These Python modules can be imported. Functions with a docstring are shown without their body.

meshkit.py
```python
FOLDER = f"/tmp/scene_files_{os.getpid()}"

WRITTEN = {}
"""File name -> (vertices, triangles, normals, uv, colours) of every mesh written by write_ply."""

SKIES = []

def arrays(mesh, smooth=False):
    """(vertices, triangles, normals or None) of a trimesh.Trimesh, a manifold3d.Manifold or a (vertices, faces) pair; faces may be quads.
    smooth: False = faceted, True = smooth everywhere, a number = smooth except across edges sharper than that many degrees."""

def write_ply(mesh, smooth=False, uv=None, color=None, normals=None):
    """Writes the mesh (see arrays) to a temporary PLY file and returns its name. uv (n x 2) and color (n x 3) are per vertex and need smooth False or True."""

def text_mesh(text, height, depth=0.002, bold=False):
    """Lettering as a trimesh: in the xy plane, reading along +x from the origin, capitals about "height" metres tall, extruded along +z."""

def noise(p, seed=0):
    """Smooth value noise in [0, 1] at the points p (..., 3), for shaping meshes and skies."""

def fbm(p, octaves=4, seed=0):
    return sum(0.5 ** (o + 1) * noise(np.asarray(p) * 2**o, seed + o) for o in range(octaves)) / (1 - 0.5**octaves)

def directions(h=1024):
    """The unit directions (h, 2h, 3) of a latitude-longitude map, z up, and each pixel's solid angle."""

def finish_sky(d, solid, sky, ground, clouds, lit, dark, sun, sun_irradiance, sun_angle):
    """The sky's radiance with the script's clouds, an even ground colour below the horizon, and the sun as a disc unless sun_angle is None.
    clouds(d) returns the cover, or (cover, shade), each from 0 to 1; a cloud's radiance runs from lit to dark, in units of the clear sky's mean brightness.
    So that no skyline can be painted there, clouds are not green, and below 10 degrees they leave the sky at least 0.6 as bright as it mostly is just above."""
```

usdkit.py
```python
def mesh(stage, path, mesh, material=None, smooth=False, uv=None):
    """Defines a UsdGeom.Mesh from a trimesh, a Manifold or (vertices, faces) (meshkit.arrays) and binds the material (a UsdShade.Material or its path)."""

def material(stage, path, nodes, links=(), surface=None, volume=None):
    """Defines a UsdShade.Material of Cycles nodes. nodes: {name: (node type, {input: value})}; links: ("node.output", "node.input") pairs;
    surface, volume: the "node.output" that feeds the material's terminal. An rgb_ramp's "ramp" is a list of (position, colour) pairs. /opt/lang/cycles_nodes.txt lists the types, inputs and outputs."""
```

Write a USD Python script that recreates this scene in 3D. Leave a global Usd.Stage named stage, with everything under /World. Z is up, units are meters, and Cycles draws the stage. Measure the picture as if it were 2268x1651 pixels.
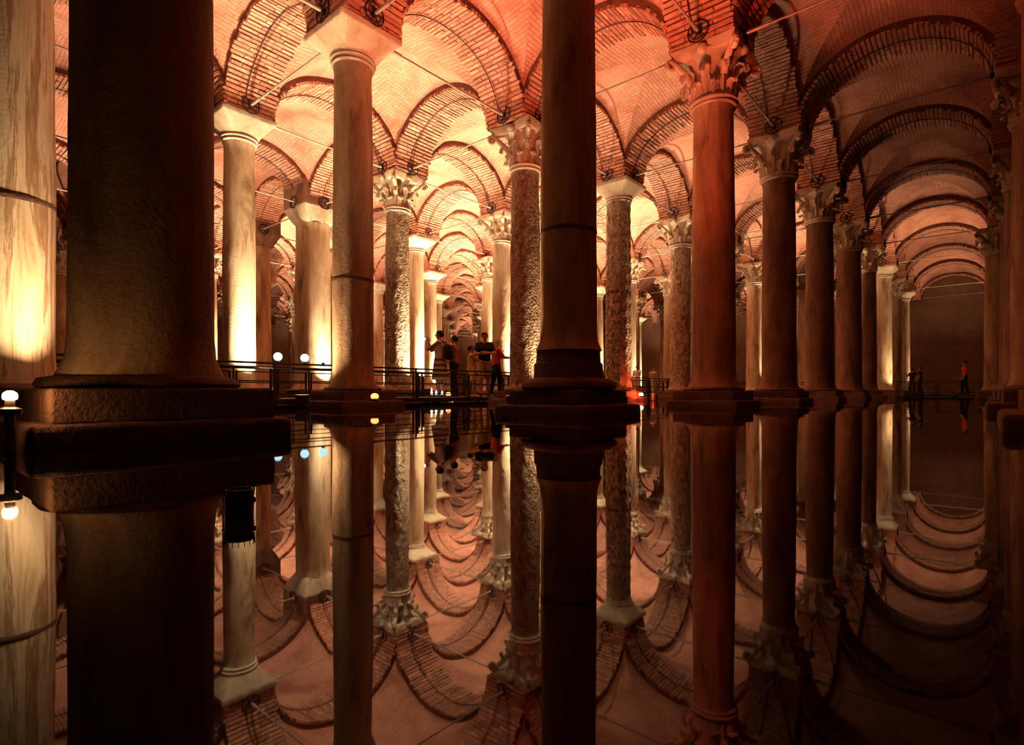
import math, random
import numpy as np, trimesh, manifold3d as m3, usdkit, meshkit
from pxr import Usd, UsdGeom, UsdLux, UsdShade, Sdf, Gf, Vt
random.seed(7); rng = np.random.default_rng(7)
stage = Usd.Stage.CreateInMemory()
UsdGeom.SetStageUpAxis(stage, UsdGeom.Tokens.z); UsdGeom.SetStageMetersPerUnit(stage, 1.0)
UsdGeom.Xform.Define(stage, '/World'); UsdGeom.Scope.Define(stage, '/World/Looks')
# ------------------------------------------------------------------ camera, light levels, exposure
F, CX, HOR, CAMZ = 1226.0, 1134.0, 868.0, 0.29           # focal length, axis and horizon in pixels of 2268 x 1651; eye above the water
EXPOSURE = 0.15
LAMP, RED = 7500.0, 330.0                                # radiance of the warm uplight lenses and of the red lamps
cam = UsdGeom.Camera.Define(stage, '/World/camera')
cam.AddTranslateOp().Set(Gf.Vec3d(0, 0, CAMZ)); cam.AddRotateXOp().Set(90)
cam.CreateHorizontalApertureAttr(36.0); cam.CreateVerticalApertureAttr(36.0 * 1651 / 2268)
cam.CreateFocalLengthAttr(36.0 * F / 2268); cam.CreateVerticalApertureOffsetAttr(36.0 * (HOR - 825.5) / 2268)
cam.CreateClippingRangeAttr(Gf.Vec2f(0.05, 300)); cam.CreateExposureAttr(EXPOSURE)
# the hall lies below ground: no sky and no sun; all light comes from its lamps

# ------------------------------------------------------------------ helpers
counts = {}
def numbered(parent, name):
    k = (parent, name); n = counts.get(k, 0); counts[k] = n + 1
    return f'{parent}/{name}' if n == 0 else f'{parent}/{name}_{n:03d}'
def tag(p, label=None, cat=None, group=None, kind=None):
    p = p.GetPrim() if hasattr(p, 'GetPrim') else p
    for k, v in (('label', label), ('category', cat), ('group', group), ('kind', kind)):
        if v: p.SetCustomDataByKey(k, v)
    return p
def obj(name, mesh, mat, parent='/World', smooth=False, uv=None, **t):
    if not isinstance(parent, str): parent = str(parent.GetPath())
    m = usdkit.mesh(stage, numbered(parent, name), mesh, MAT[mat], smooth=smooth, uv=uv)
    return tag(m, **t)
def xf(name, loc=(0, 0, 0), rz=0, parent='/World', **t):
    if not isinstance(parent, str): parent = str(parent.GetPath())
    x = UsdGeom.Xform.Define(stage, numbered(parent, name))
    x.AddTranslateOp().Set(Gf.Vec3d(*map(float, loc))); x.AddRotateZOp().Set(float(rz))
    return tag(x, **t)
def copy(src, loc, rz=0, parent='/World', name=None, **t):
    x = xf(name or src.GetName().rstrip('0123456789').rstrip('_'), loc, rz, parent, **t)
    x.GetReferences().AddInternalReference(src.GetPath()); x.SetInstanceable(True)
    return x
cat = trimesh.util.concatenate
def box(cx, cy, cz, sx, sy, sz, rz=0):
    b = trimesh.creation.box((sx, sy, sz))
    if rz: b.apply_transform(trimesh.transformations.rotation_matrix(math.radians(rz), (0, 0, 1)))
    b.apply_translation((cx, cy, cz)); return b
def rbox(cx, cy, cz, sx, sy, sz, r=0.02, amp=0.0, seed=0, ref=None):
    """a stone block with rounded, slightly worn edges"""
    s = [m3.Manifold.sphere(r, 8).translate((cx + a * (sx / 2 - r), cy + b * (sy / 2 - r), cz + c * (sz / 2 - r))) for a in (-1, 1) for b in (-1, 1) for c in (-1, 1)]
    h = m3.Manifold.batch_hull(s)
    if ref: h = h.refine_to_length(ref)
    m = h.to_mesh(); t = trimesh.Trimesh(m.vert_properties[:, :3], m.tri_verts)
    if amp:
        n = meshkit.fbm(t.vertices * 5 + seed, 3, seed) - .5
        t.vertices = t.vertices + t.vertex_normals * (n * 2 * amp)[:, None]
    return t
def tube(a, b, r, n=8, r2=None):
    a, b = np.array(a, float), np.array(b, float)
    return sweep([a, b], r, n, r2)
def sweep(pts, r, n=8, r2=None):
    pts = np.array(pts, float); V = []; k = len(pts)
    for i, p in enumerate(pts):
        d = pts[min(i + 1, k - 1)] - pts[max(i - 1, 0)]; d /= np.linalg.norm(d)
        u = np.cross(d, (0, 0, 1) if abs(d[2]) < .9 else (1, 0, 0)); u /= np.linalg.norm(u); w = np.cross(d, u)
        rr = r if r2 is None else r + (r2 - r) * i / (k - 1)
        for j in range(n):
            t = 2 * math.pi * j / n; V.append(p + rr * (math.cos(t) * u + math.sin(t) * w))
    Fc = []
    for i in range(k - 1):
        for j in range(n):
            a, b = i * n + j, i * n + (j + 1) % n
            Fc += [(a, a + n, b), (b, a + n, b + n)]
    V += [pts[0], pts[-1]]; o = len(V)
    for j in range(n):
        Fc += [(o - 2, j, (j + 1) % n), (o - 1, (k - 1) * n + (j + 1) % n, (k - 1) * n + j)]
    t = trimesh.Trimesh(np.array(V), np.array(Fc), process=False)
    if t.volume < 0: t.invert()
    return t
def lathe(prof, n=48, disp=None):
    prof = np.array(prof, float); k = len(prof)
    th = np.linspace(0, 2 * math.pi, n, endpoint=False)
    R = np.repeat(prof[:, 0:1], n, 1); Z = np.repeat(prof[:, 1:2], n, 1); T = np.repeat(th[None], k, 0)
    if disp is not None: R = R + disp(T, Z, R)
    V = np.stack([R * np.cos(T), R * np.sin(T), Z], -1).reshape(-1, 3)
    i, j = np.meshgrid(np.arange(k - 1), np.arange(n), indexing='ij'); j2 = (j + 1) % n
    a, b, c, d = i * n + j, i * n + j2, (i + 1) * n + j2, (i + 1) * n + j
    Fc = np.concatenate([np.stack([a, b, c], -1).reshape(-1, 3), np.stack([a, c, d], -1).reshape(-1, 3)])
    V = np.vstack([V, [[0, 0, prof[0, 1]], [0, 0, prof[-1, 1]]]]); o = len(V)
    jj = np.arange(n); j2 = (jj + 1) % n
    Fc = np.vstack([Fc, np.stack([np.full(n, o - 2), j2, jj], -1), np.stack([np.full(n, o - 1), (k - 1) * n + jj, (k - 1) * n + j2], -1)])
    return trimesh.Trimesh(V, Fc, process=False)

# ------------------------------------------------------------------ materials
MAT = {}
def stone(name, cols, scale=1.5, stretch=.35, bump=.5, bdist=.02, fine=26, rough=.75, pits=0, vary=.25, spec=.3):
    n = {'g': ('geometry', {}), 'oi': ('object_info', {}), 'm': ('mapping', {'scale': (scale, scale, scale * stretch)}),
         'n1': ('noise_texture', {'scale': 1.6, 'detail': 9, 'roughness': .7, 'distortion': .5}), 'r': ('rgb_ramp', {'ramp': cols}),
         'n2': ('noise_texture', {'scale': fine, 'detail': 5, 'roughness': .65}), 'mr': ('map_range', {'value': .5, 'to_min': 1 - vary, 'to_max': 1 + vary}),
         'cc': ('combine_color', {}), 'mx': ('mix_color', {'blend_type': 'multiply', 'fac': 1.0, 'use_clamp': False}),
         'b': ('bump', {'strength': bump, 'distance': bdist}), 'p': ('principled_bsdf', {'roughness': rough, 'specular_ior_level': spec})}
    l = [('g.position', 'm.vector'), ('m.vector', 'n1.vector'), ('n1.fac', 'r.fac'), ('g.position', 'n2.vector'), ('oi.random', 'mr.value'),
         ('mr.result', 'cc.r'), ('mr.result', 'cc.g'), ('mr.result', 'cc.b'), ('r.color', 'mx.a'), ('cc.color', 'mx.b'), ('mx.result', 'p.base_color'), ('b.normal', 'p.normal')]
    if pits:
        n['v'] = ('voronoi_texture', {'scale': pits}); n['ad'] = ('math', {'math_type': 'multiply'})
        l += [('g.position', 'v.vector'), ('v.distance', 'ad.value1'), ('n2.fac', 'ad.value2'), ('ad.value', 'b.height')]
    else: l += [('n2.fac', 'b.height')]
    MAT[name] = usdkit.material(stage, '/World/Looks/' + name, n, l, surface='p.BSDF')
def plain(name, c, rough=.6, metal=0, spec=.5):
    MAT[name] = usdkit.material(stage, '/World/Looks/' + name, {'p': ('principled_bsdf', {'base_color': c, 'roughness': rough, 'metallic': metal, 'specular_ior_level': spec})}, [], surface='p.BSDF')
def glow(name, c, s):
    MAT[name] = usdkit.material(stage, '/World/Looks/' + name, {'e': ('emission', {'color': c, 'strength': s})}, [], surface='e.emission')
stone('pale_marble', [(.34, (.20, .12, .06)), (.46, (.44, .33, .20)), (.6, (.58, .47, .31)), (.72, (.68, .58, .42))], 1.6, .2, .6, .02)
stone('veined_marble', [(.3, (.20, .11, .05)), (.42, (.50, .38, .22)), (.5, (.62, .52, .36)), (.56, (.30, .17, .08)), (.7, (.58, .47, .30))], 3.0, .06, .3, .012)
stone('tan_stone', [(.33, (.13, .06, .03)), (.45, (.28, .17, .09)), (.58, (.42, .29, .17)), (.72, (.55, .42, .27))], 1.3, .22, .6, .025)
stone('rough_granite', [(.34, (.13, .08, .045)), (.5, (.34, .24, .15)), (.66, (.56, .45, .31))], 5, .7, 1, .07, fine=14, pits=16)
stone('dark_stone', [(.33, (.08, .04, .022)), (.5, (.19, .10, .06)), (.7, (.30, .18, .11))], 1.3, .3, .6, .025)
stone('base_stone', [(.3, (.08, .038, .024)), (.55, (.15, .075, .048)), (.75, (.24, .13, .085))], 3.0, .8, .8, .03, fine=30)
stone('capital_stone', [(.3, (.36, .25, .16)), (.5, (.55, .42, .28)), (.75, (.66, .54, .38))], 2.0, 1, .5, .015)
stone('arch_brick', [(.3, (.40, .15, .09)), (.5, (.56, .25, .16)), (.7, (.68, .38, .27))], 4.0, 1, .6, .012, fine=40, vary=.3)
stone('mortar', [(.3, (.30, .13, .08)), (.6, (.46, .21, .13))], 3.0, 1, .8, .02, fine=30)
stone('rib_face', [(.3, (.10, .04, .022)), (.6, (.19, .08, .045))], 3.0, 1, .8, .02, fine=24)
stone('plaster', [(.3, (.15, .075, .04)), (.5, (.20, .105, .06)), (.7, (.26, .14, .085))], .6, 1, .4, .03, fine=6)
MAT['vault_brick'] = usdkit.material(stage, '/World/Looks/vault_brick', {
    'uv': ('texture_coordinate', {}), 'g': ('geometry', {}),
    'w': ('noise_texture', {'scale': 3.0, 'detail': 2}), 'ws': ('vector_math', {'math_type': 'scale', 'scale': .05}), 'wa': ('vector_math', {'math_type': 'add'}),
    'b': ('brick_texture', {'scale': 1.0, 'brick_width': .32, 'row_height': .085, 'mortar_size': .014, 'mortar_smooth': .5, 'bias': .0,
                            'color1': (.59, .255, .175), 'color2': (.66, .32, .23), 'mortar': (.50, .21, .14)}),
    'n': ('noise_texture', {'scale': .8, 'detail': 6, 'roughness': .6}), 'r': ('rgb_ramp', {'ramp': [(.3, (.62, .50, .45)), (.5, (1, .95, .9)), (.7, (1.15, 1.2, 1.2))]}),
    'mx': ('mix_color', {'blend_type': 'multiply', 'fac': .9, 'use_clamp': False}), 'n2': ('noise_texture', {'scale': 14, 'detail': 4}),
    'bh': ('math', {'math_type': 'multiply_add', 'value2': -1.2}),
    'bp': ('bump', {'strength': .5, 'distance': .015}), 'p': ('principled_bsdf', {'roughness': .85, 'specular_ior_level': .2})},
    [('uv.UV', 'wa.vector1'), ('g.position', 'w.vector'), ('w.color', 'ws.vector1'), ('ws.vector', 'wa.vector2'), ('wa.vector', 'b.vector'), ('g.position', 'n.vector'), ('n.fac', 'r.fac'),
     ('b.color', 'mx.a'), ('r.color', 'mx.b'), ('mx.result', 'p.base_color'), ('g.position', 'n2.vector'), ('b.fac', 'bh.value1'), ('n2.fac', 'bh.value3'), ('bh.value', 'bp.height'), ('bp.normal', 'p.normal')], surface='p.BSDF')
MAT['water'] = usdkit.material(stage, '/World/Looks/water', {
    'g': ('geometry', {}), 'n': ('noise_texture', {'scale': 1.3, 'detail': 2}), 'b': ('bump', {'strength': .12, 'distance': .004}),
    'p': ('principled_bsdf', {'base_color': (.010, .005, .003), 'roughness': .02, 'ior': 1.42})},
    [('g.position', 'n.vector'), ('n.fac', 'b.height'), ('b.normal', 'p.normal')], surface='p.BSDF')
plain('black_iron', (.016, .012, .011), .6, 0, .25); plain('rod_iron', (.45, .36, .28), .45, .5); plain('lamp_metal', (.10, .08, .06), .45, .7)
plain('deck_timber', (.05, .03, .02), .7); plain('cable', (.07, .03, .025), .6)
glow('warm_lens', (1, .74, .46), LAMP * 1.15); glow('warm_lens_dim', (1, .66, .38), LAMP * .42); glow('red_lens', (1, .10, .035), RED); glow('red_flood', (1, .10, .035), LAMP * .8); glow('red_flood_dim', (1, .10, .035), LAMP * .13); glow('amber_glow', (1, .50, .19), 150); glow('warm_lens_bright', (1, .74, .46), LAMP * 1.9)
glow('red_glow', (1, .20, .05), 5); glow('white_glow', (.52, .84, 1), 1.7); glow('flash_glow', (.75, .85, 1), 40); glow('screen_glow', (.75, .85, 1), 6); glow('candle_glow', (1, .85, .6), 8)

# ------------------------------------------------------------------ the square grid of the hall (4.9 m), seen along its diagonal
S, TH = 4.9, math.radians(40.46); CLEAR = 1.85; SPRING, RISE = 6.93, 1.55
V2 = np.array([math.sin(TH), math.cos(TH)]); W2 = np.array([-math.cos(TH), math.sin(TH)]); J0 = np.array([.757, 7.227])
ANG = 90 - math.degrees(TH)                              # direction of V2, counter-clockwise from x
def grid(i, j, dv=0, dw=0): return J0 + (i * S + dv) * V2 + (j * S + dw) * W2
def px(x, Y): return (x - CX) / F * Y                    # sideways place of a picture column at depth Y
I0, I1, JA, JB = -3, 9, -3, 10                           # the walls stand on these grid lines

# ------------------------------------------------------------------ structure: water, walls, ceiling
c4 = [grid(I0, JA), grid(I1, JA), grid(I1, JB), grid(I0, JB)]
obj('water', (np.array([[*p, 0] for p in c4]), np.array([[0, 1, 2], [0, 2, 3]])), 'water', label='still dark water mirroring the columns across the flooded floor', cat='water', kind='structure')
obj('floor', (np.array([[*p, -.45] for p in c4]), np.array([[0, 1, 2], [0, 2, 3]])), 'plaster', kind='structure')
def wall(name, a, b):
    d = (b - a) / np.linalg.norm(b - a); n = np.array([d[1], -d[0]]); L = np.linalg.norm(b - a); mid = (a + b) / 2 + n * .2
    obj(name, box(*mid, 4.3, L + .8, .4, 9.5, math.degrees(math.atan2(d[1], d[0]))), 'plaster', kind='structure')
wall('wall_right', c4[0], c4[1]); wall('wall_back', c4[1], c4[2]); wall('wall_left', c4[2], c4[3]); wall('wall_front', c4[3], c4[0])
ceiling = xf('ceiling', kind='structure')
def vault_mesh(n=14):
    a, b = CLEAR + .16, RISE + .20
    s = np.linspace(0, 1, n + 1); Vs, Fs, U = [], [], []
    zb = lambda q: SPRING + b * np.sqrt(np.maximum(0, 1 - (q / a) ** 2))
    arc = lambda q: a * np.arcsin(np.clip(q / a, -1, 1)) * .93
    for k in range(4):                                   # four triangular webs between the groins
        o = sum(len(v) for v in Vs); P, uv = [], []
        for r in range(n + 1):                           # rows from the middle of the bay to its edge
            for q in np.linspace(-1, 1, 2 * n + 1):
                x, y = CLEAR * s[r], CLEAR * s[r] * q
                z = zb(y) + .22 * (1 - (x / CLEAR) ** 2) * (1 - (y / CLEAR) ** 2)
                c, d = (1, 0, -1, 0)[k], (0, 1, 0, -1)[k]
                P.append((c * x - d * y, d * x + c * y, z)); uv.append((x + k * 7.3, arc(y)))
        m = 2 * n + 1
        for r in range(n):
            for q in range(m - 1):
                A = o + r * m + q; Fs += [(A, A + 1, A + m), (A + 1, A + m + 1, A + m)]
        Vs.append(np.array(P)); U.append(np.array(uv))
    return np.vstack(Vs), np.array(Fs), np.vstack(U)
vv, vf, vu = vault_mesh()
vault0 = xf('vault', (*grid(.5, .5), 0), ANG, ceiling); obj('brick_web', (vv, vf), 'vault_brick', vault0, smooth=True, uv=vu)

def ell(t, off=0): return np.array([-(CLEAR + off) * math.cos(t), 0, SPRING + (RISE + off) * math.sin(t)])
def arch_core():
    n = 40; t = np.linspace(0, math.pi, n + 1); P = []
    for tt in t:
        a, b = ell(tt, .016), ell(tt, .34)
        for y in (-.6, .6): P += [(a[0], y, a[2]), (b[0], y, b[2])]
    Fc = []
    for i in range(n):
        o = 4 * i; q = lambda a, b, c, d: Fc.extend([(a, b, c), (a, c, d)])
        q(o, o + 4, o + 6, o + 2); q(o, o + 1, o + 5, o + 4); q(o + 2, o + 6, o + 7, o + 3)
    return np.array(P), np.array(Fc).reshape(-1, 2, 3)
def arch_bricks(seed, per=3, step=.1):
    r = random.Random(seed); out = []
    tt = np.linspace(0, math.pi, 400); L = np.concatenate([[0], np.cumsum([np.linalg.norm(ell(b) - ell(a)) for a, b in zip(tt, tt[1:])])])
    nC = int(L[-1] / step); half = .62
    for c in range(nC):
        t = np.interp((c + .5) * L[-1] / nC, L, tt); p = ell(t); nrm = np.array([math.cos(t) / CLEAR, 0, -math.sin(t) / RISE]); nrm /= np.linalg.norm(nrm)
        tan = np.cross(nrm, (0, 1, 0))
        cuts = sorted([-half + r.uniform(-.04, .035), half + r.uniform(-.035, .04)] + [(-half + 2 * half * k / per) + (.09 if c % 2 else -.09) + r.uniform(-.05, .05) for k in range(1, per)])
        for y0, y1 in zip(cuts, cuts[1:]):
            h, pr, tilt = r.uniform(.026, .038), r.uniform(-.004, .022), r.uniform(-.05, .05)
            Q = []
            for (dy, dt, dn) in [(y0 + .012, -h, pr), (y1 - .012, -h, pr), (y1 - .012, h, pr), (y0 + .012, h, pr), (y0 + .005, -h - .005, -.06), (y1 - .005, -h - .005, -.06), (y1 - .005, h + .005, -.06), (y0 + .005, h + .005, -.06)]:
                Q.append(p + nrm * (dn + tilt * dt + r.uniform(-.003, .003) * (dn > -.05)) + tan * (dt + tilt * .1 * dy) + np.array([0, dy, 0]))
            out.append(trimesh.Trimesh(np.array(Q), [(0, 1, 2), (0, 2, 3), (0, 4, 5), (0, 5, 1), (1, 5, 6), (1, 6, 2), (2, 6, 7), (2, 7, 3), (3, 7, 4), (3, 4, 0), (4, 7, 6), (4, 6, 5)], process=False))
            if out[-1].volume < 0: out[-1].invert()
    return out
RODZ = 7.11
def make_arch(loc, rz, seed, single):
    a = xf('arch', loc, rz, ceiling)
    P, Fc = arch_core(); Fc = Fc.reshape(-1, 3, 2, 3)
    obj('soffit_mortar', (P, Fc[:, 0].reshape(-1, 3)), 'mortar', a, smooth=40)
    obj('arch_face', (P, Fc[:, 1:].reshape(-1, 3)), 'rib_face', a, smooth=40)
    bs = arch_bricks(seed)
    if single:
        for b in bs: obj('brick', b, 'arch_brick', a)
    else: obj('brick_lining', cat(bs), 'arch_brick', a, kind='stuff')
    obj('tie_rod', cat([tube((-CLEAR + .0, 0, RODZ), (CLEAR - .0, 0, RODZ), .022, 8)] + [tube((s * 1.35, 0, RODZ), (s * 1.84, 0, RODZ), .036, 8) for s in (-1, 1)]), 'rod_iron', a, smooth=50)
    for s in (-1, 1):
        w = [sweep([(s * (CLEAR - .05), .2 * math.cos(t), RODZ + .2 * math.sin(t)) for t in np.linspace(0, 2 * math.pi, 21)], .014, 6)]
        w += [tube((s * (CLEAR - .045), 0, RODZ), (s * (CLEAR - .045), .19 * math.cos(t), RODZ + .19 * math.sin(t)), .01, 5) for t in np.arange(6) * math.pi / 3]
        w += [tube((s * (CLEAR - .09), 0, RODZ), (s * (CLEAR - .0), 0, RODZ), .06, 10)]
        obj('anchor_wheel', cat(w), 'black_iron', a)
    obj('cable', sweep([ell(t, -.045) + (0, .12 + .01 * math.sin(5 * t), 0) for t in np.linspace(.12, math.pi - .12, 34)], .012, 6), 'cable', a, smooth=60)
    return a
near_arches = [(0.5, 1, 0), (1.5, 1, 0), (0, 1.5, 1), (1, 1.5, 1), (.5, 2, 0), (1, .5, 1), (2, .5, 1)]
protos = [None, None]; done = set()
for i, j, d in near_arches:
    make_arch((*grid(i, j), 0), ANG + 90 * d, int(10 * i + j), True); done.add((i, j, d))
def inview(p, m=700, back=-1.0):
    return p[1] > back and (p[1] < 2.5 or -m < CX + F * p[0] / p[1] < 2268 + m)
far_proto = None; nv = 0
for i in np.arange(I0, I1 + .5, 1):
    for j in np.arange(JA, JB + .5, 1):
        for d, (a, b) in enumerate(((i + .5, j), (i, j + .5))):
            if a > I1 or b > JB or (a, b, d) in done or not inview(grid(a, b), 500, -4): continue
            if far_proto is None: far_proto = make_arch((*grid(a, b), 0), ANG + 90 * d, 99, False)
            else: copy(far_proto, (*grid(a, b), 0), ANG + 90 * d, ceiling)
        if i < I1 and j < JB and (i, j) != (0, 0) and inview(grid(i + .5, j + .5), 700, -6):
            copy(vault0, (*grid(i + .5, j + .5), 0), ANG + 90 * ((i * 3 + j) % 4), ceiling)

# ------------------------------------------------------------------ columns
def loft(z0, z1, r0, half, n=14, m=64, bulge=.0, power=1.6, lip=.1):
    """a block that turns from a round foot into a square top"""
    th = np.linspace(0, 2 * math.pi, m, endpoint=False); rows = []
    sq = half / np.maximum(abs(np.cos(th)), abs(np.sin(th)))
    for k in range(n + 1):
        t = k / n; e = t ** power
        rows.append((r0 * (1 - e) + sq * e + bulge * math.sin(math.pi * t), z0 + (z1 - z0) * t))
    rows.append((sq * 1.0, z1 + lip))
    V = np.array([[(r * math.cos(a), r * math.sin(a), z) for r, a in zip(R, th)] for R, z in rows]).reshape(-1, 3)
    k = len(rows); i, j = np.meshgrid(np.arange(k - 1), np.arange(m), indexing='ij'); j2 = (j + 1) % m
    a, b, c, d = i * m + j, i * m + j2, (i + 1) * m + j2, (i + 1) * m + j
    Fc = np.concatenate([np.stack([a, b, c], -1).reshape(-1, 3), np.stack([a, c, d], -1).reshape(-1, 3)])
    V = np.vstack([V, [[0, 0, z1 + lip]]]); o = len(V) - 1; jj = np.arange(m)
    return trimesh.Trimesh(V, np.vstack([Fc, np.stack([np.full(m, o), (k - 1) * m + jj, (k - 1) * m + (jj + 1) % m], -1)]), process=False)
def leaf(ang, r0, z0, h, w, out, curl=.5, th=.03):
    """an acanthus leaf that climbs the bell and curls over at its tip"""
    nu, nvv = 6, 10; P = []
    for side in (0, 1):
        for k in range(nvv + 1):
            t = k / nvv
            if t < .72: q = t / .72; r, z = r0 + out * .35 * q ** 1.6, z0 + h * q
            else: q = (t - .72) / .28; r, z = r0 + out * (.35 + .65 * math.sin(q * math.pi / 2)), z0 + h * (1 + .08 * math.sin(q * math.pi)) - curl * h * .35 * q ** 2
            ww = w * (1 - .35 * t) * (1 + .16 * math.cos(t * 18)) * (1 if t < .8 else 1 - (t - .8) * 3)
            for u in range(nu + 1):
                s = 2 * u / nu - 1; rr = r - .25 * w * s * s + .02 * math.cos(s * 7) - side * th
                a = ang + s * ww / 2 / r0; P.append((rr * math.cos(a), rr * math.sin(a), z - side * th * .6))
    m = nu + 1; N = (nvv + 1) * m; Fc = []
    for k in range(nvv):
        for u in range(nu):
            A = k * m + u; Fc += [(A, A + 1, A + m), (A + 1, A + m + 1, A + m), (N + A, N + A + m, N + A + 1), (N + A + 1, N + A + m, N + A + m + 1)]
    ed = [k * m for k in range(nvv + 1)]; er = [k * m + nu for k in range(nvv + 1)]
    for E, fl in ((ed, 0), (er, 1), (list(range(m)), 1), (list(range(nvv * m, nvv * m + m)), 0)):
        for a, b in zip(E, E[1:]): Fc += [(a, b, N + b), (a, N + b, N + a)] if not fl else [(a, N + b, b), (a, N + a, N + b)]
    return trimesh.Trimesh(np.array(P), np.array(Fc), process=False)
def shaft_mesh(rb, rt, z0, z1, kind, seed):
    nz = 70 if kind in ('bark', 'rough') else 44
    zs = np.linspace(z0, z1, nz); H = z1 - z0; prof = []
    for z in zs:
        t = (z - z0) / H; r = rb + (rt - rb) * t + .012 * math.sin(math.pi * t)
        r += .075 * rb / .4 * math.exp(-(z - z0) / .09) + .03 * math.exp(-(z1 - z) / .05); prof.append((r, z))
    ph = seed * 1.7
    def disp(T, Z, R):
        P = np.stack([np.cos(T) * 1.2 + seed, np.sin(T) * 1.2, Z * 1.1], -1)
        d = (meshkit.fbm(P, 4, seed) - .5) * (.05 if kind == 'rough' else .022)
        if kind == 'bark':
            zz = (Z * 2.6 + np.round(T / (2 * math.pi) * 11) % 2 * .5) % 1; tt = (T / (2 * math.pi) * 11) % 1
            d = d + .035 * np.maximum(0, 1 - ((tt - .5) / .38) ** 2 - ((zz - .5) / .42) ** 2)
        if kind == 'rough': d = d + (meshkit.noise(P * 9, seed) - .5) * .022
        return d
    return lathe(prof, 66 if kind == 'bark' else 48, disp)
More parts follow.
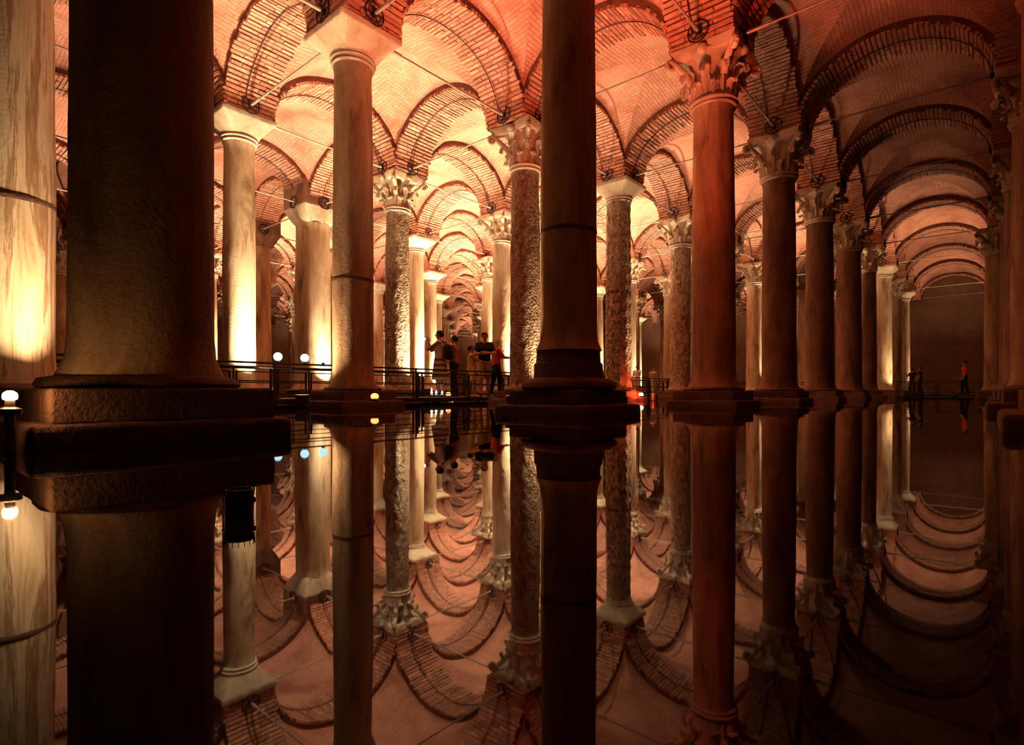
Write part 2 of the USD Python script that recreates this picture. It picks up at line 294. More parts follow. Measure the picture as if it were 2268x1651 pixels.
def make_column(x, y, label, mat='tan_stone', cap='impost', r=.365, kind='smooth', joints=(), capmat='capital_stone', seed=1, group=None, slab=1.38, drum=0):
    c = xf('column', (x, y, 0), ANG, label=label, cat='column', group=group); k = r / .365
    obj('footing_slab', rbox(0, 0, -.02, slab, slab, .30, .035, .02, seed, .12), 'base_stone', c, smooth=40)
    obj('plinth', rbox(.0, .0, .215, 1.12 * k ** .5, 1.12 * k ** .5, .19, .02, .01, seed + 3, .12), 'base_stone', c, smooth=40)
    a = r
    nz = lambda T, Z, R: (meshkit.fbm(np.stack([np.cos(T) * 2 + seed, np.sin(T) * 2, Z * 4], -1), 3, seed) - .5) * .03
    if drum:                                             # the near column stands on a drum and a full torus
        obj('torus_base', lathe([(a * 1.3, .30), (a * 1.62, .305), (a * 1.74, .34), (a * 1.72, .40), (a * 1.55, .44), (a * 1.36, .46), (a * 1.25, .47)], 48, nz), 'base_stone', c, smooth=50)
        obj('drum', lathe([(a * 1.2, .46), (a * 1.28, .465), (a * 1.25, .64), (a * 1.22, .655), (a * 1.18, .67), (a * 1.15, .82), (a * 1.0, .83)], 48, nz), 'base_stone', c, smooth=40)
        foot = .82
    else:
        obj('torus_base', lathe([(a * 1.2, .30), (a * 1.40, .302), (a * 1.46, .335), (a * 1.40, .37), (a * 1.2, .385)], 48, nz), 'base_stone', c, smooth=50)
        foot = .37
    top = {'impost': 6.36, 'corinthian': 5.86, 'octagon': 6.42, 'low': 6.55}[cap]
    sh = obj('shaft', shaft_mesh(a * 1.03, a * .93, foot, top, kind, seed), mat, c, smooth=60)
    for z in joints:
        obj('joint_band', lathe([(a * .9, z - .03), (a * 1.035, z - .028), (a * 1.05, z), (a * 1.035, z + .028), (a * .9, z + .03)], 48), 'base_stone', sh, smooth=40)
    if cap == 'octagon':
        obj('capital', loft(top - .02, 6.95, a * .98, .74, 10, 8, 0, .8, .02), capmat, c)
        obj('impost_block', rbox(0, 0, 7.48, 1.5, 1.5, 1.04, .03), 'dark_stone', c)
        for s in range(4):
            aa = s * math.pi / 2
            w = sweep([(.765 * math.cos(aa) - .2 * math.sin(aa) * math.cos(t), .765 * math.sin(aa) + .2 * math.cos(aa) * math.cos(t), RODZ + .2 * math.sin(t)) for t in np.linspace(0, 2 * math.pi, 21)], .02, 6)
            obj('anchor_ring', w, 'black_iron', c)
        return c
    obj('astragal', lathe([(a * .85, top - .03), (a * 1.02, top - .03), (a * 1.09, top), (a * 1.03, top + .035), (a * 1.05, top + .05), (a * 1.16, top + .08), (a * 1.12, top + .115), (a * .9, top + .12)], 48), capmat, c, smooth=50)
    z0 = top + .1
    if cap in ('impost', 'low'):
        obj('capital', loft(z0, 6.84, a * 1.08, .645, 14, 64, .02, 1.35, .09), capmat, c, smooth=42)
        return c
    b = lathe([(a * .94, z0 - .02), (a * .93, z0 + .25), (a * .98, z0 + .5), (a * 1.15, z0 + .72), (a * 1.5, z0 + .84)], 32)
    cp = obj('capital', b, capmat, c, smooth=50)
    rr = random.Random(seed)
    for n in range(8): obj('leaf', leaf(n * math.pi / 4 + .39, a * 1.05, z0, .27 * rr.uniform(.9, 1.08), .22, .17, .7), capmat, cp, smooth=50)
    for n in range(8): obj('leaf', leaf(n * math.pi / 4, a * 1.04, z0 + .06, .50 * rr.uniform(.94, 1.05), .22, .26, .8), capmat, cp, smooth=50)
    for n in range(4):                                   # corner volutes under the abacus
        an = math.pi / 4 + n * math.pi / 2; e = np.array([math.cos(an), math.sin(an), 0]); s = np.array([-e[1], e[0], 0])
        pts = [e * (a * 1.1 + .42 * t) + (0, 0, z0 + .38 + .42 * t ** .7) for t in np.linspace(0, 1, 7)]
        cen = pts[-1] - np.array([0, 0, .09])
        pts += [cen + (e * math.sin(q) + np.array([0, 0, math.cos(q)])) * (.09 - .009 * q) for q in np.linspace(.5, 6.5, 12)]
        obj('volute', sweep(pts, .075, 8, .04), capmat, cp, smooth=50)
        an2 = n * math.pi / 2; e2 = np.array([math.cos(an2), math.sin(an2), 0])
        fl = trimesh.creation.icosphere(2, .095); fl.apply_translation(e2 * .57 + (0, 0, 6.82)); obj('rosette', fl, capmat, cp, smooth=60)
    ab = []
    for lv, (zz, sc) in enumerate(((6.76, .95), (6.82, 1.0), (6.94, 1.04))):
        th = np.linspace(0, 2 * math.pi, 64, endpoint=False)
        sq = 1 / np.maximum(abs(np.cos(th)), abs(np.sin(th)))
        rad = sc * np.minimum(.86, .60 * sq) * (1 - .09 * np.cos(2 * th) ** 2)
        ab.append([(q * math.cos(t), q * math.sin(t), zz) for q, t in zip(rad, th)])
    Vb = np.array(ab).reshape(-1, 3); i, j = np.meshgrid(np.arange(2), np.arange(64), indexing='ij'); j2 = (j + 1) % 64
    A, B, C_, D = i * 64 + j, i * 64 + j2, (i + 1) * 64 + j2, (i + 1) * 64 + j
    Fb = np.concatenate([np.stack([A, B, C_], -1).reshape(-1, 3), np.stack([A, C_, D], -1).reshape(-1, 3)])
    Vb = np.vstack([Vb, [[0, 0, 6.76], [0, 0, 6.94]]]); jj = np.arange(64)
    Fb = np.vstack([Fb, np.stack([np.full(64, 192), (jj + 1) % 64, jj], -1), np.stack([np.full(64, 193), 128 + jj, 128 + (jj + 1) % 64], -1)])
    obj('abacus', (Vb, Fb), capmat, c, smooth=40)
    return c
N = {}                                                   # the columns that the picture lets one single out: grid place -> description
N[-1, 0] = dict(label='nearest column of all, dark and wide, at the left of the picture', mat='tan_stone', r=.372, at=(321, 3.50), cap='corinthian', seed=11, slab=1.3)
N[-1, 1] = dict(label='veined marble column at the left edge of the hall with a cracked band', mat='veined_marble', r=.37, at=(34, 6.68), joints=(2.55,), seed=12)
N[0, 0] = dict(label='near dark column on a stepped base right of the group of people', mat='tan_stone', r=.355, joints=(2.35,), cap='corinthian', seed=13, drum=1)
N[0, 1] = dict(label='tall tan column with a smooth flaring capital left of the group of people', mat='tan_stone', r=.365, at=(782, 10.41), joints=(2.36,), seed=14)
N[0, 2] = dict(label='floodlit pale column with a smooth flaring capital right of the nearest column', mat='pale_marble', r=.365, at=(530, 13.59), seed=15)
N[1, 1] = dict(label='rough column with a leafy capital half behind the near dark column', mat='rough_granite', kind='rough', cap='corinthian', r=.375, at=(1163, 14.13), seed=16)
N[1, 2] = dict(label='rough pitted column with a carved leafy capital, brightly lit at the foot, left of the people', mat='rough_granite', kind='rough', cap='corinthian', r=.37, at=(880, 17.31), seed=17)
N[2, 2] = dict(label='bright pitted column with a leafy capital rising behind the rightmost of the grouped people', mat='pale_marble', cap='corinthian', kind='rough', r=.35, at=(1111, 21.04), seed=18)
N[2, 3] = dict(label='pale column with a smooth cushion capital rising behind the man with the backpack', mat='pale_marble', r=.36, at=(921, 24.22), seed=19)
N[1, 3] = dict(label='very thick round pier with a pale faceted capital and square block with iron rings', mat='pale_marble', cap='octagon', r=.63, at=(693, 20.5), seed=20)
N[1, 4] = dict(label='thick pier with a dark square block, seen just right of the floodlit pale column', mat='tan_stone', cap='octagon', capmat='dark_stone', r=.62, at=(566, 23.7), seed=21)
N[2, 1] = dict(label='column covered in carved teardrop pattern with a plain low capital, lit red', mat='rough_granite', kind='bark', r=.385, at=(1370, 17.86), joints=(3.45,), seed=22)
N[3, 1] = dict(label='leafy-capital column right of the teardrop-carved column, lit along its right edge', mat='rough_granite', cap='corinthian', kind='rough', r=.40, at=(1508, 21.59), seed=23)
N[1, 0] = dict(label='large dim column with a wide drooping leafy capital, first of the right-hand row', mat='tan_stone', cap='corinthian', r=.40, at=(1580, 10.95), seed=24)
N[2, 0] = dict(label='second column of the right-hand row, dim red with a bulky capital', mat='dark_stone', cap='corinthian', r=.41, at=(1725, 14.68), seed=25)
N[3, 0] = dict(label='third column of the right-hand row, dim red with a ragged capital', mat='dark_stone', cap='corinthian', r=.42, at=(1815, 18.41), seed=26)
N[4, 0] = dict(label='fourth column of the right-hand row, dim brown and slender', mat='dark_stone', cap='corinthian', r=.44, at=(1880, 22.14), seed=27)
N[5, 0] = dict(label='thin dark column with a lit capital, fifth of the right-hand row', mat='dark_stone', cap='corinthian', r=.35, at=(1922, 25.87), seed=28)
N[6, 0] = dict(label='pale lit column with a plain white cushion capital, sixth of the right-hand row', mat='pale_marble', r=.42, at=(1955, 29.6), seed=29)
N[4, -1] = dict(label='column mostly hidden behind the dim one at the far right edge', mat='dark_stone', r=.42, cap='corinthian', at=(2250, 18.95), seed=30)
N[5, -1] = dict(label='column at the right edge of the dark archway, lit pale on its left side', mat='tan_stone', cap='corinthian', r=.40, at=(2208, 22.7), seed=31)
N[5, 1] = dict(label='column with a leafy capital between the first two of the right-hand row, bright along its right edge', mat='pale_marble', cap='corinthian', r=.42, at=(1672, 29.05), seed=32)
N[3, 3] = dict(label='slender leafy-capital column just left of the bright pitted one behind the people', mat='pale_marble', cap='corinthian', r=.30, at=(1081, 27.95), seed=33)
N[3, 4] = dict(label='narrow cushion-capital column between the man with the backpack and the next pale column', mat='pale_marble', r=.36, at=(953, 31.1), seed=34)
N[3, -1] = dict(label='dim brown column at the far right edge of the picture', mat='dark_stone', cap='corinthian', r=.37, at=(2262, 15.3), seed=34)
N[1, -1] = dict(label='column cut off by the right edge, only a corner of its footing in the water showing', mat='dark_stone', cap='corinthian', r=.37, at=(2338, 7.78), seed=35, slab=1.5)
N[0, 0]['at'] = (1259, 7.227)
far = []
for i in range(I0 + 1, I1):
    for j in range(JA + 1, JB):
        p = grid(i, j)
        if (i, j) in N:
            d = dict(N[i, j]); x, Y = d.pop('at'); make_column(px(x, Y), Y, **d)
        elif p[1] > .8 and inview(p, 250):
            far.append((i, j, p))
GRP, GRO = 'background columns', 'columns outside the frame'
fl, fo = 'slim background column among the crowded distant rows beyond the nearer columns', 'stone column standing just outside the edge of the picture'
fp = {}
for i, j, p in far:
    k = 'impost' if j == i + 1 or (i * 7 + j * 3) % 4 == 0 else 'corinthian'
    x = CX + F * p[0] / p[1]; la, gr = (fl, GRP) if -10 < x < 2278 else (fo, GRO)
    if k not in fp: fp[k] = make_column(*p, la, mat='pale_marble' if k == 'impost' else 'tan_stone', cap=k, r=.36, seed=40 + len(fp), group=gr)
    else: copy(fp[k], (*p, 0), ANG, label=la, cat='column', group=gr)

# ------------------------------------------------------------------ walkway with its railings
ZD = .145                                                # top of the deck above the water
def walkway(label, a, b, half=1.0):
    d = (b - a) / np.linalg.norm(b - a); L = np.linalg.norm(b - a)
    w = xf('walkway', (*a, 0), math.degrees(math.atan2(d[1], d[0])), label=label, cat='walkway')
    n = int(L / .30)
    obj('deck', cat([box((k + .5) * L / n, 0, ZD - .02, L / n - .012, 2 * half, .04) for k in range(n)]), 'deck_timber', w)
    for s in (-1, 1): obj('edge_beam', box(L / 2, s * (half - .04), ZD - .06, L, .08, .075), 'black_iron', w)
    for x in np.arange(.8, L, 3.0):
        for s in (-1, 1): obj('leg', box(x, s * (half - .12), -.12, .09, .09, .40), 'black_iron', w)
    return w
def railing(label, a, b, h=.70, panel=1.75):
    d = (b - a) / np.linalg.norm(b - a); L = np.linalg.norm(b - a); n = max(1, round(L / panel)); q = L / n
    w = xf('railing', (*a, ZD), math.degrees(math.atan2(d[1], d[0])), label=label, cat='railing')
    obj('handrail', rbox(L / 2, 0, h, L, .05, .035, .012), 'black_iron', w)
    for k in range(n):
        x0, x1 = k * q + .07, (k + 1) * q - .07
        for x in (x0, x1): obj('post', box(x, 0, (h - .1) / 2, .035, .035, h - .1), 'black_iron', w)
        obj('panel_rail', cat([box((x0 + x1) / 2, 0, z, x1 - x0, .022, .022) for z in (h - .11, h * .5, .09)]), 'black_iron', w)
        obj('post', box(k * q + .01, 0, h / 2, .03, .03, h), 'black_iron', w)
    return w
walkway('long dark walkway just above the water under the group of people', grid(-1.6, 1.5), grid(5.6, 1.5))
railing('black metal railing along the near edge of the walkway with the people', grid(-1.6, 1.5, 0, -.93), grid(5.6, 1.5, 0, -.93))
railing('black metal railing behind the people along the far edge of their walkway', grid(-1.6, 1.5, 0, .93), grid(5.6, 1.5, 0, .93))
walkway('distant dark walkway crossing under the archway at the right', grid(6.5, -2.6), grid(6.5, 2.4))
railing('distant thin railing under the archway at the right', grid(6.5, -2.6, -.93), grid(6.5, 2.4, -.93))

# ------------------------------------------------------------------ lamps
def uplight(x, y, label, lens='warm_lens', group=None, r=.13, z=.17):
    u = xf('uplight', (x, y, 0), 0, label=label, cat='lamp', group=group)
    obj('housing', lathe([(r * .8, -.2), (r * .85, z - .06), (r * 1.15, z - .05), (r * 1.22, z + r * 1.6), (r * 1.14, z + r * 1.64), (r * 1.06, z)], 24), 'lamp_metal', u, smooth=40)
    obj('lens', lathe([(r * 1.02, z + .004), (r * .98, z + .012), (r * .6, z + .018), (.001, z + .02)], 24), lens, u, smooth=40)
    return u
up = {}
def lamp_at(i, j, dv, dw, lens='warm_lens', label=None):
    p = grid(i, j, dv, dw)
    if label is None: label, g = 'round floodlight in the water at the foot of a column further back', 'floodlights further back'
    else: g = None
    if lens in up: copy(up[lens], (*p, 0), 0, label=label, cat='lamp', group=g)
    else: up[lens] = uplight(*p, label, lens, g, *((.10, .07) if 'dim' in lens else (.13, .17)))
lamp_at(0, 2, .15, -.95, label='round floodlight at the foot of the pale column right of the nearest column')
lamp_at(1, 2, .35, -.9, label='round floodlight at the foot of the rough pitted column left of the people')
lamp_at(2, 2, .4, -.9, label='round floodlight behind the rightmost of the grouped people')
lamp_at(1, 1, .2, -.98, 'warm_lens_dim', label='round floodlight hidden behind the near dark column, at the foot of the rough one')
lamp_at(2, 1, .7, -.95, 'warm_lens_dim', label='round floodlight at the right foot of the teardrop-carved column')
lamp_at(3, 1, .95, -.6, 'warm_lens_dim', label='round floodlight at the right foot of the column next to the teardrop-carved one')
lamp_at(0, 1, -.9, .25, 'warm_lens_dim', label='round floodlight at the left foot of the tall tan column')
lamp_at(1, 3, .2, -1.05, label='round floodlight at the foot of the very thick round pier')
for i, j in ((8, 8), (8, 7), (8, 4), (8, 2), (4, 9), (6, 9), (8, 9), (2, 3), (3, 3), (3, 2), (3, 4), (4, 4), (1, 5), (2, 5), (0, 4), (4, 5), (5, 5), (4, 2), (5, 1), (5, 3), (6, 6), (2, 7), (7, 7)): lamp_at(i, j, .3, -.95, 'warm_lens_bright' if (i, j) in ((3, 3), (3, 2), (3, 4), (4, 4), (2, 3), (1, 5), (2, 5)) else 'warm_lens')
lamp_at(6, 0, -.5, -.95, 'warm_lens_dim', 'round dim floodlight at the foot of the pale column with a white cushion capital')
lamp_at(6, -1, -.5, .95, 'warm_lens_dim', 'round dim floodlight at the right side of the dark archway')

def red_lamp(x, y, z, label, lens='red_lens'):
    u = xf('red_lamp', (x, y, z), 0, label=label, cat='lamp')
    obj('lamp_foot', lathe([(.03, 0), (.075, .0), (.08, .03), (.05, .045)], 20), 'lamp_metal', u, smooth=40)
    obj('lamp_globe', lathe([(.05, .045), (.065, .06), (.07, .085), (.055, .115), (.025, .132), (.001, .136)], 20), lens, u, smooth=50)
red_lamp(px(830, 9.55), 9.55, .13, 'small red lamp on the footing of the tall tan column', 'red_glow')
red_lamp(px(1420, 17.3), 17.3, .145 - .02, 'small red lamp right of the foot of the teardrop-carved column')
red_lamp(px(993, 14.75), 14.75, .145, 'small red lamp on the walkway beside the man with the backpack', 'red_glow')

lamp_at(0, 0, 1.1, .3, 'red_flood', 'round red floodlight hidden behind the base of the near dark column')
lamp_at(8, 0, .1, -1.0, 'warm_lens_dim'); lamp_at(8, -1, .1, 1.0, 'warm_lens_dim')
lamp_at(-1, 1, .25, -1.15, 'warm_lens_dim', 'round dim floodlight at the foot of the veined marble column')
red_lamp(px(1655, 26.3), 26.3, .13, 'tiny red lamp between the first two columns of the right-hand row', 'red_glow')
red_lamp(px(1770, 23.5), 23.5, .13, 'tiny red lamp right of the second column of the right-hand row', 'red_glow')
def globe(x, y, z, label):
    u = xf('globe_lamp', (x, y, z), 0, label=label, cat='lamp')
    obj('clamp', lathe([(.03, 0), (.035, .005), (.03, .03), (.02, .04)], 14), 'lamp_metal', u, smooth=40)
    g = trimesh.creation.icosphere(3, .085); g.apply_translation((0, 0, .115)); obj('globe', g, 'white_glow', u, smooth=True)
def on_rail(x):                                          # where a picture column meets the near handrail
    t = np.linspace(-1.6 * S, 5.6 * S, 4000); P = grid(0, 1.5) + t[:, None] * V2 - .93 * W2
    return P[np.argmin(abs(CX + F * P[:, 0] / P[:, 1] - x))]
for x, t in ((615, 'round white glowing lamp on the handrail nearest the pale column'), (675, 'round white glowing lamp on the handrail between the other two'), (716, 'round white glowing lamp on the handrail beside the tall tan column')):
    globe(*on_rail(x), ZD + .7175, t)
dl = xf('water_pump', (-.645, 1.31, 0), 0, label='small dark drum with a crown of thin pins standing in the water in front', cat='pump')
obj('drum', lathe([(.029, -.05), (.031, .0), (.032, .03), (.033, .036), (.031, .044), (.031, .060), (.0275, .060), (.027, .052), (.012, .054), (.001, .055)], 36), 'lamp_metal', dl, smooth=40)
for k in range(16):
    t = k * math.pi / 8; obj('pin', tube((.0318 * math.cos(t), .0318 * math.sin(t), .045), (.0335 * math.cos(t), .0335 * math.sin(t), .071), .0009, 5), 'black_iron', dl)
for sx in (-1, 1): obj('side_knob', rbox(sx * .034, 0, .034, .008, .01, .012, .002), 'lamp_metal', dl)

# ------------------------------------------------------------------ people
for nm, c in dict(skin=(.45, .24, .15), dark_skin=(.30, .15, .09), hair_black=(.015, .01, .008), hair_grey=(.30, .25, .21), cloth_white=(.62, .52, .42), cloth_black=(.014, .012, .014), cloth_maroon=(.30, .10, .08),
                  cloth_yellow=(.55, .42, .14), cloth_khaki=(.42, .31, .18), cloth_red=(.50, .045, .05), cloth_dark=(.04, .03, .03), shoe_white=(.6, .55, .5), bag_black=(.02, .016, .015), eye=(.02, .015, .012), lip=(.35, .12, .10), cloth_bright_red=(.75, .06, .06)).items(): plain(nm, c, .8, 0, .2)
MAT['plaid'] = usdkit.material(stage, '/World/Looks/plaid', {'t': ('texture_coordinate', {}), 'm': ('mapping', {'scale': (1, 1, 1)}), 'w': ('wave_texture', {'bands_direction': 'z', 'scale': 2.2, 'distortion': .6}),
    'r': ('rgb_ramp', {'ramp': [(.35, (.10, .06, .04)), (.5, (.22, .15, .10)), (.75, (.46, .36, .26))]}), 'p': ('principled_bsdf', {'roughness': .9})},
    [('t.object', 'm.vector'), ('m.vector', 'w.vector'), ('w.fac', 'r.fac'), ('r.color', 'p.base_color')], surface='p.BSDF')
def ball(p, r, n=16): return m3.Manifold.sphere(r, n).translate(tuple(map(float, p)))
def chain(*pr): return m3.Manifold.batch_boolean([m3.Manifold.batch_hull([ball(p, r), ball(q, t)]) for (p, r), (q, t) in zip(pr, pr[1:])], m3.OpType.Add) if len(pr) > 1 else ball(*pr[0])
def hull(*pr): return m3.Manifold.batch_hull([ball(p, r) for p, r in pr])
def soften(m, L=.03, it=8):
    k = m.refine_to_length(L).to_mesh(); t = trimesh.Trimesh(k.vert_properties[:, :3], k.tri_verts)
    trimesh.smoothing.filter_taubin(t, iterations=it); return t
def hand(w, d, up, side, curl=.6):
    """palm, four unequal bent fingers and a thumb that leaves the side of the palm; d: where the hand points, up: back of the hand"""
    d = np.array(d, float) / np.linalg.norm(d); up = np.array(up, float); up -= d * (up @ d); up /= np.linalg.norm(up); s = np.cross(d, up) * side; w = np.array(w, float)
    ms = [hull((w, .024), (w + d * .045 + s * .028, .017), (w + d * .085 + s * .030, .013), (w + d * .085 - s * .030, .013), (w + d * .04 - s * .026, .017))]
    for k, ln in enumerate((.070, .082, .076, .058)):
        b = w + d * .082 + s * (.030 - .02 * k); a1, a2, a3 = curl * .5, curl * 1.2, curl * 1.8; pts = [b]
        for a, f in ((a1, .45), (a2, .3), (a3, .25)): pts.append(pts[-1] + (d * math.cos(a) - up * math.sin(a)) * ln * f)
        ms.append(chain(*[(p, r) for p, r in zip(pts, (.010, .0095, .0085, .0075))]))
    t0 = w + d * .03 + s * .03; t1 = t0 + (d * .6 + s * .7 - up * .3) * .038; t2 = t1 + (d * .9 + s * .1 - up * .3) * .034
    ms.append(chain((t0, .013), (t1, .0105), (t2, .0085)))
    return m3.Manifold.batch_boolean(ms, m3.OpType.Add)
def person(label, x, y, z, H, rz, arms, hair='hair_black', top='cloth_black', sleeve=.5, legs='trousers', legmat='cloth_dark', skin='skin', step=.06, headturn=0, shoe='cloth_dark', headcover=False, topname='shirt'):
    """arms: for the left and the right arm (elbow, wrist, pointing of the hand) in the body's frame, x right, y forward, for a height of 1.75 m"""
    k = H / 1.75; P = xf('person', (x, y, z), rz, label=label, cat='person'); A = np.array
    scale = lambda t: trimesh.Trimesh(t.vertices * k, t.faces, process=False)
    def M(m, L=.035, it=6): return scale(soften(m, L, it))
    hip = {s: A([s * .095, 0, .92]) for s in (-1, 1)}; knee = {s: A([s * .10, s * step + .03, .50]) for s in (-1, 1)}; ank = {s: A([s * .105, s * step * 1.6 - .02, .085]) for s in (-1, 1)}
    sh = {s: A([s * .185, -.01, 1.42]) for s in (-1, 1)}
    parts = [hull((A([-.07, 0, .97]), .11), (A([.07, 0, .97]), .11), (A([-.06, .0, 1.12]), .10), (A([.06, 0, 1.12]), .10)),
             hull((A([-.06, 0, 1.12]), .10), (A([.06, 0, 1.12]), .10), (A([-.09, .01, 1.32]), .105), (A([.09, .01, 1.32]), .105)),
             hull((A([-.09, 0, 1.32]), .10), (A([.09, 0, 1.32]), .10), (A([-.165, -.01, 1.42]), .058), (A([.165, -.01, 1.42]), .058), (A([0, -.01, 1.46]), .062)),
             chain((A([0, -.015, 1.42]), .062), (A([0, .0, 1.56]), .052))]
    for s in (-1, 1):
        parts += [chain((hip[s], .095), (knee[s], .060)), chain((knee[s], .058), (knee[s] * .6 + ank[s] * .4 + A([0, -.015, 0]), .056), (ank[s], .038))]
        f = ank[s]; parts.append(hull((f + A([0, -.045, -.045]), .036), (f + A([s * .01, .10, -.055]), .030), (f + A([s * .015, .16, -.062]), .022), (f, .036)))
        el, wr, pt = arms[0 if s < 0 else 1]; el, wr = A(el), A(wr)
        parts += [chain((sh[s], .058), (el, .043)), chain((el, .042), (el * .65 + wr * .35, .040), (wr, .026))]
    body = soften(m3.Manifold.batch_boolean(parts, m3.OpType.Add), .035, 8)
    ct, st = math.cos(headturn), math.sin(headturn); R = A([[ct, -st, 0], [st, ct, 0], [0, 0, 1]])
    hd = lambda p: R @ A(p, float) + A([0, .0, 0])
    head = m3.Manifold.batch_boolean([hull((hd([0, -.012, 1.655]), .092), (hd([0, .022, 1.645]), .080), (hd([0, .035, 1.575]), .050), (hd([0, .055, 1.555]), .030)),
        hull((hd([0, .100, 1.655]), .010), (hd([0, .122, 1.615]), .012), (hd([-.014, .100, 1.607]), .010), (hd([.014, .100, 1.607]), .010)),
        hull((hd([-.04, .088, 1.672]), .010), (hd([.04, .088, 1.672]), .010)), hull((hd([-.018, .093, 1.578]), .009), (hd([.018, .093, 1.578]), .009)),
        hull((hd([-.090, -.005, 1.66]), .014), (hd([-.088, -.002, 1.625]), .011)), hull((hd([.090, -.005, 1.66]), .014), (hd([.088, -.002, 1.625]), .011))], m3.OpType.Add)
    head = soften(head, .018, 3)
    tm = lambda t: m3.Manifold(m3.Mesh(np.array(t.vertices, np.float32), np.array(t.faces, np.uint32)))
    hs = []
    for s in (-1, 1):
        el, wr, pt = arms[0 if s < 0 else 1]; d = A(pt, float); up = A([0, -.2, 1.0]) if abs(d[2]) < .8 * np.linalg.norm(d) else A([s * 1.0, 0, 0])
        hs.append(hand(wr, d, up, -s))
    b = m3.Manifold.batch_boolean([tm(body), tm(head)] + hs, m3.OpType.Add).to_mesh()
    o = obj('body', scale(trimesh.Trimesh(b.vert_properties[:, :3], b.tri_verts)), skin, P, smooth=60)
    for s in (-1, 1): obj('eye', scale(trimesh.Trimesh(*(lambda q: (q.vert_properties[:, :3], q.tri_verts))(ball(hd([s * .032, .097, 1.645]), .010, 10).to_mesh()))), 'eye', P, smooth=True)
    obj('mouth', M(hull((hd([-.02, .101, 1.577]), .006), (hd([.02, .101, 1.577]), .006)), .02, 1), 'lip', P, smooth=True)
    cap = hull((hd([0, -.02, 1.668]), .101), (hd([0, .018, 1.675]), .086)) - m3.Manifold.cube((.3, .2, .2), True).translate(tuple(hd([0, .158, 1.60])))
    if headcover: cap = m3.Manifold.batch_boolean([cap, hull((hd([0, -.03, 1.66]), .104), (A([0, -.05, 1.45]), .10), (A([-.07, -.02, 1.42]), .07), (A([.07, -.02, 1.42]), .07))], m3.OpType.Add)
    obj('headscarf' if headcover else 'hair', M(cap, .025, 3), hair, P, smooth=True)
    e = .016
    tp = [hull((A([-.07, 0, .98 if legs != 'dress' else .9]), .118), (A([.07, 0, .98 if legs != 'dress' else .9]), .118), (A([-.06, 0, 1.12]), .112), (A([.06, 0, 1.12]), .112)),
          hull((A([-.06, 0, 1.12]), .112), (A([.06, 0, 1.12]), .112), (A([-.09, .01, 1.32]), .119), (A([.09, .01, 1.32]), .119)),
          hull((A([-.09, 0, 1.32]), .112), (A([.09, 0, 1.32]), .112), (A([-.168, -.01, 1.42]), .070), (A([.168, -.01, 1.42]), .070), (A([0, -.012, 1.445]), .066))]
    for s in (-1, 1):
        el = A(arms[0 if s < 0 else 1][0])
        if sleeve > 0: tp.append(chain((sh[s], .072), (sh[s] * (1 - sleeve) + el * sleeve, .062)))
    if legs == 'dress': tp.append(hull((A([-.06, 0, 1.10]), .113), (A([.06, 0, 1.10]), .113), (A([-.15, .03, .58]), .10), (A([.15, .03, .58]), .10), (A([0, -.1, .58]), .10), (A([0, .14, .58]), .10)) - m3.Manifold.cube((1, 1, .3), True).translate((0, 0, .40)))
    obj('dress' if legs == 'dress' else topname, M(m3.Manifold.batch_boolean(tp, m3.OpType.Add), .035, 4), top, P, smooth=60)
    if legs in ('trousers', 'shorts'):
        lg = [hull((A([-.08, 0, .96]), .116), (A([.08, 0, .96]), .116), (A([-.06, 0, 1.03]), .106), (A([.06, 0, 1.03]), .106))]
        for s in (-1, 1):
            lg.append(chain((hip[s], .112), (knee[s], .078)))
            if legs == 'trousers': lg.append(chain((knee[s], .078), (ank[s] + A([0, 0, .03]), .062)))
        obj(legs, M(m3.Manifold.batch_boolean(lg, m3.OpType.Add), .035, 4), legmat, P, smooth=60)
    if legs == 'wrap':
        w = hull((A([-.08, 0, 1.0]), .122), (A([.08, 0, 1.0]), .122), (A([-.14, .06, .50]), .12), (A([.14, .06, .50]), .12), (A([-.1, -.12, .48]), .12), (A([.1, -.12, .48]), .12)) - m3.Manifold.cube((1, 1, .3), True).translate((0, 0, .30))
        obj('wrap_skirt', M(w, .04, 2), legmat, P, smooth=60)
    for s in (-1, 1):
        f = ank[s]; obj('shoe', M(hull((f + A([0, -.05, -.045]), .040), (f + A([s * .01, .11, -.052]), .034), (f + A([s * .015, .165, -.060]), .027), (f + A([0, -.01, -.01]), .044)), .03, 2), shoe, P, smooth=60)
    return P, k
down = lambda s: ((s * .25, -.02, 1.14), (s * .26, .10, .90), (0, .3, -1))
def at(x, Y): return (px(x, Y), Y, ZD + .006)
p1, k1 = person('man in a pale tank top raising a phone, a striped wrap round his hips', *at(974, 15.1), 1.80, 82, (((-.17, .27, 1.24), (-.05, .33, 1.46), (.05, .25, 1)), ((.17, .27, 1.24), (.06, .33, 1.46), (-.05, .25, 1))), top='cloth_white', sleeve=0, legs='wrap', legmat='plaid', skin='dark_skin', topname='tank_top')
c, s_ = math.cos(math.radians(82)), math.sin(math.radians(82))
loc = lambda q: (px(974, 15.1) + k1 * (c * q[0] - s_ * q[1]), 15.1 + k1 * (s_ * q[0] + c * q[1]), ZD + k1 * q[2])
ph = xf('phone', loc((.005, .375, 1.52)), 82, label='phone with a glowing screen held up by the man in the tank top', cat='phone')
obj('case', rbox(0, 0, 0, .155, .010, .078, .004), 'bag_black', ph); obj('screen', box(0, -.0058, 0, .142, .0016, .068), 'screen_glow', ph)
fl = trimesh.creation.icosphere(2, .022); fl.apply_translation((-.06, .01, .02)); obj('flash', fl, 'flash_glow', ph, smooth=True)
bp = xf('backpack', loc((0, -.235, 1.0)), 82, label='black backpack on the back of the man in the tank top', cat='backpack')
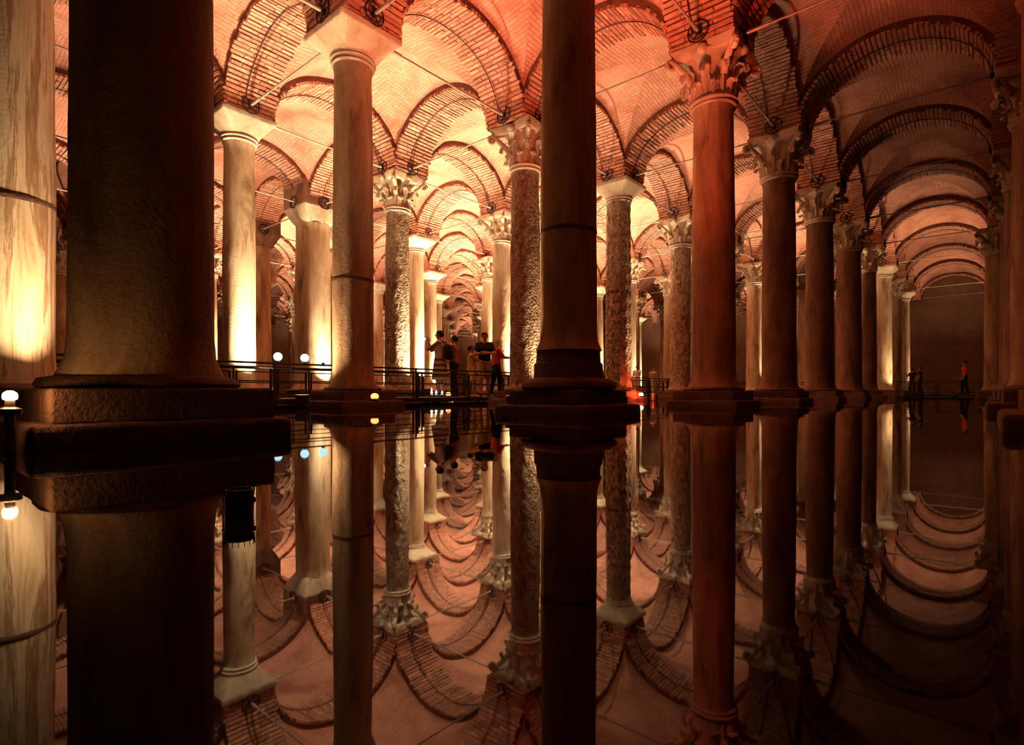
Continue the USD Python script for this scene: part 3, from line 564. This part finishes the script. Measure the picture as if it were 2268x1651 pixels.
obj('pack', soften(hull(((-.10, 0, .06), .085), ((.10, 0, .06), .085), ((-.09, .01, .34), .075), ((.09, .01, .34), .075), ((0, -.03, .16), .10)), .04, 3), 'bag_black', bp, smooth=60)
obj('front_pocket', rbox(0, -.125, .12, .20, .05, .17, .022), 'bag_black', bp, smooth=40)
for q in (-1, 1): obj('strap', sweep([(q * .10, .06, .38), (q * .115, .10, .47), (q * .12, .22, .475), (q * .125, .325, .42), (q * .13, .345, .28), (q * .14, .26, .10), (q * .12, .08, .06)], .017, 6), 'bag_black', bp, smooth=60)
person('person in a maroon shirt and black trousers with a hand raised to the chest', *at(1006, 15.5), 1.70, 75, (((-.24, .10, 1.18), (-.06, .25, 1.36), (.3, .2, 1)), ((.25, .06, 1.16), (.02, .24, 1.22), (-1, .2, .2))), top='cloth_maroon', sleeve=.6, legmat='cloth_black', skin='skin')
person('child in a yellow dress stretching her arms to the man in black', *at(1043, 15.3), 1.40, -75, (((-.21, .22, 1.28), (-.14, .42, 1.22), (.1, 1, 0)), ((.21, .20, 1.26), (.15, .40, 1.20), (-.1, 1, 0))), top='cloth_yellow', sleeve=.25, legs='dress', shoe='shoe_white')
person('tall man in a black T-shirt and khaki shorts with folded arms', *at(1073, 15.95), 1.84, 188, (((-.27, .10, 1.17), (.02, .22, 1.20), (1, .05, -.02)), ((.27, .10, 1.16), (-.02, .27, 1.16), (-1, .05, .05))), top='cloth_black', sleeve=.6, legs='shorts', legmat='cloth_khaki', skin='skin')
person('woman in a red top, black trousers and pale headscarf, one hand held out', *at(1098, 16.5), 1.68, -60, (((-.24, .12, 1.18), (-.10, .30, 1.22), (.3, 1, 0)), ((.24, .15, 1.20), (.20, .42, 1.20), (0, 1, .1))), hair='hair_grey', top='cloth_red', sleeve=.8, legmat='cloth_black', shoe='shoe_white', headcover=True)
g = grid(6.5, -.68); person('distant person in a bright red shirt under the archway at the right', *g, ZD + .006, 1.78, 60, (down(-1), down(1)), top='cloth_bright_red', sleeve=.6, legmat='cloth_black')
g = grid(6.5, -.22); person('distant dark-clothed youngster left of the one in bright red', *g, ZD + .006, 1.42, 100, (down(-1), ((.2, .2, 1.2), (.1, .35, 1.35), (0, .5, 1))))
g = grid(6.4, -.30); person('distant dark-clothed youngster nearest the one in bright red', *g, ZD + .006, 1.48, 40, (down(-1), down(1)), top='cloth_dark')
g = grid(3.42, 1.6); person('distant child in a pale shirt right of the teardrop-carved column', *g, ZD + .006, 1.30, 160, (((-.2, .2, 1.2), (-.08, .3, 1.36), (.2, .3, 1)), down(1)), top='cloth_white', legmat='cloth_khaki')
g = grid(3.75, 1.6); person('distant child in a khaki shirt left of the next leafy-capital column', *g, ZD + .006, 1.30, 200, (down(-1), down(1)), top='cloth_khaki', legmat='cloth_khaki')
def candle(x, Y, label, h=.10):
    u = xf('candle_lamp', at(x, Y), 0, label=label, cat='lamp')
    obj('cup', lathe([(.03, 0), (.042, .002), (.045, .06), (.04, .06), (.035, .02)], 16), 'lamp_metal', u, smooth=40)
    obj('flame', lathe([(.01, .03), (.028, .05), (.03, .08), (.016, .08 + h), (.001, .10 + h)], 14), 'candle_glow', u, smooth=60)
candle(956, 14.75, 'leftmost of the three small white lamps at the feet of the man with the backpack', .14); candle(966, 14.8, 'middle of the three small white lamps at the feet of the man with the backpack', .08); candle(979, 14.6, 'rightmost of the three small white lamps at the feet of the man with the backpack', .06)

lamp_at(0, 0, .1, 1.05, 'warm_lens_dim', 'round dim floodlight at the left of the near dark column\'s base')
u = xf('post_lamp', (px(22, 2.56), 2.56, 0), 0, label='amber lamp on a short post in the water at the left edge', cat='lamp')
obj('post', tube((0, 0, -.3), (0, 0, .19), .02, 10), 'lamp_metal', u, smooth=50); obj('lamp_foot', lathe([(.02, .18), (.045, .185), (.045, .21), (.02, .22), (.018, .252)], 20), 'lamp_metal', u, smooth=40)
obj('lamp_globe', lathe([(.018, .25), (.027, .256), (.029, .27), (.025, .284), (.012, .294), (.001, .296)], 20), 'amber_glow', u, smooth=50)
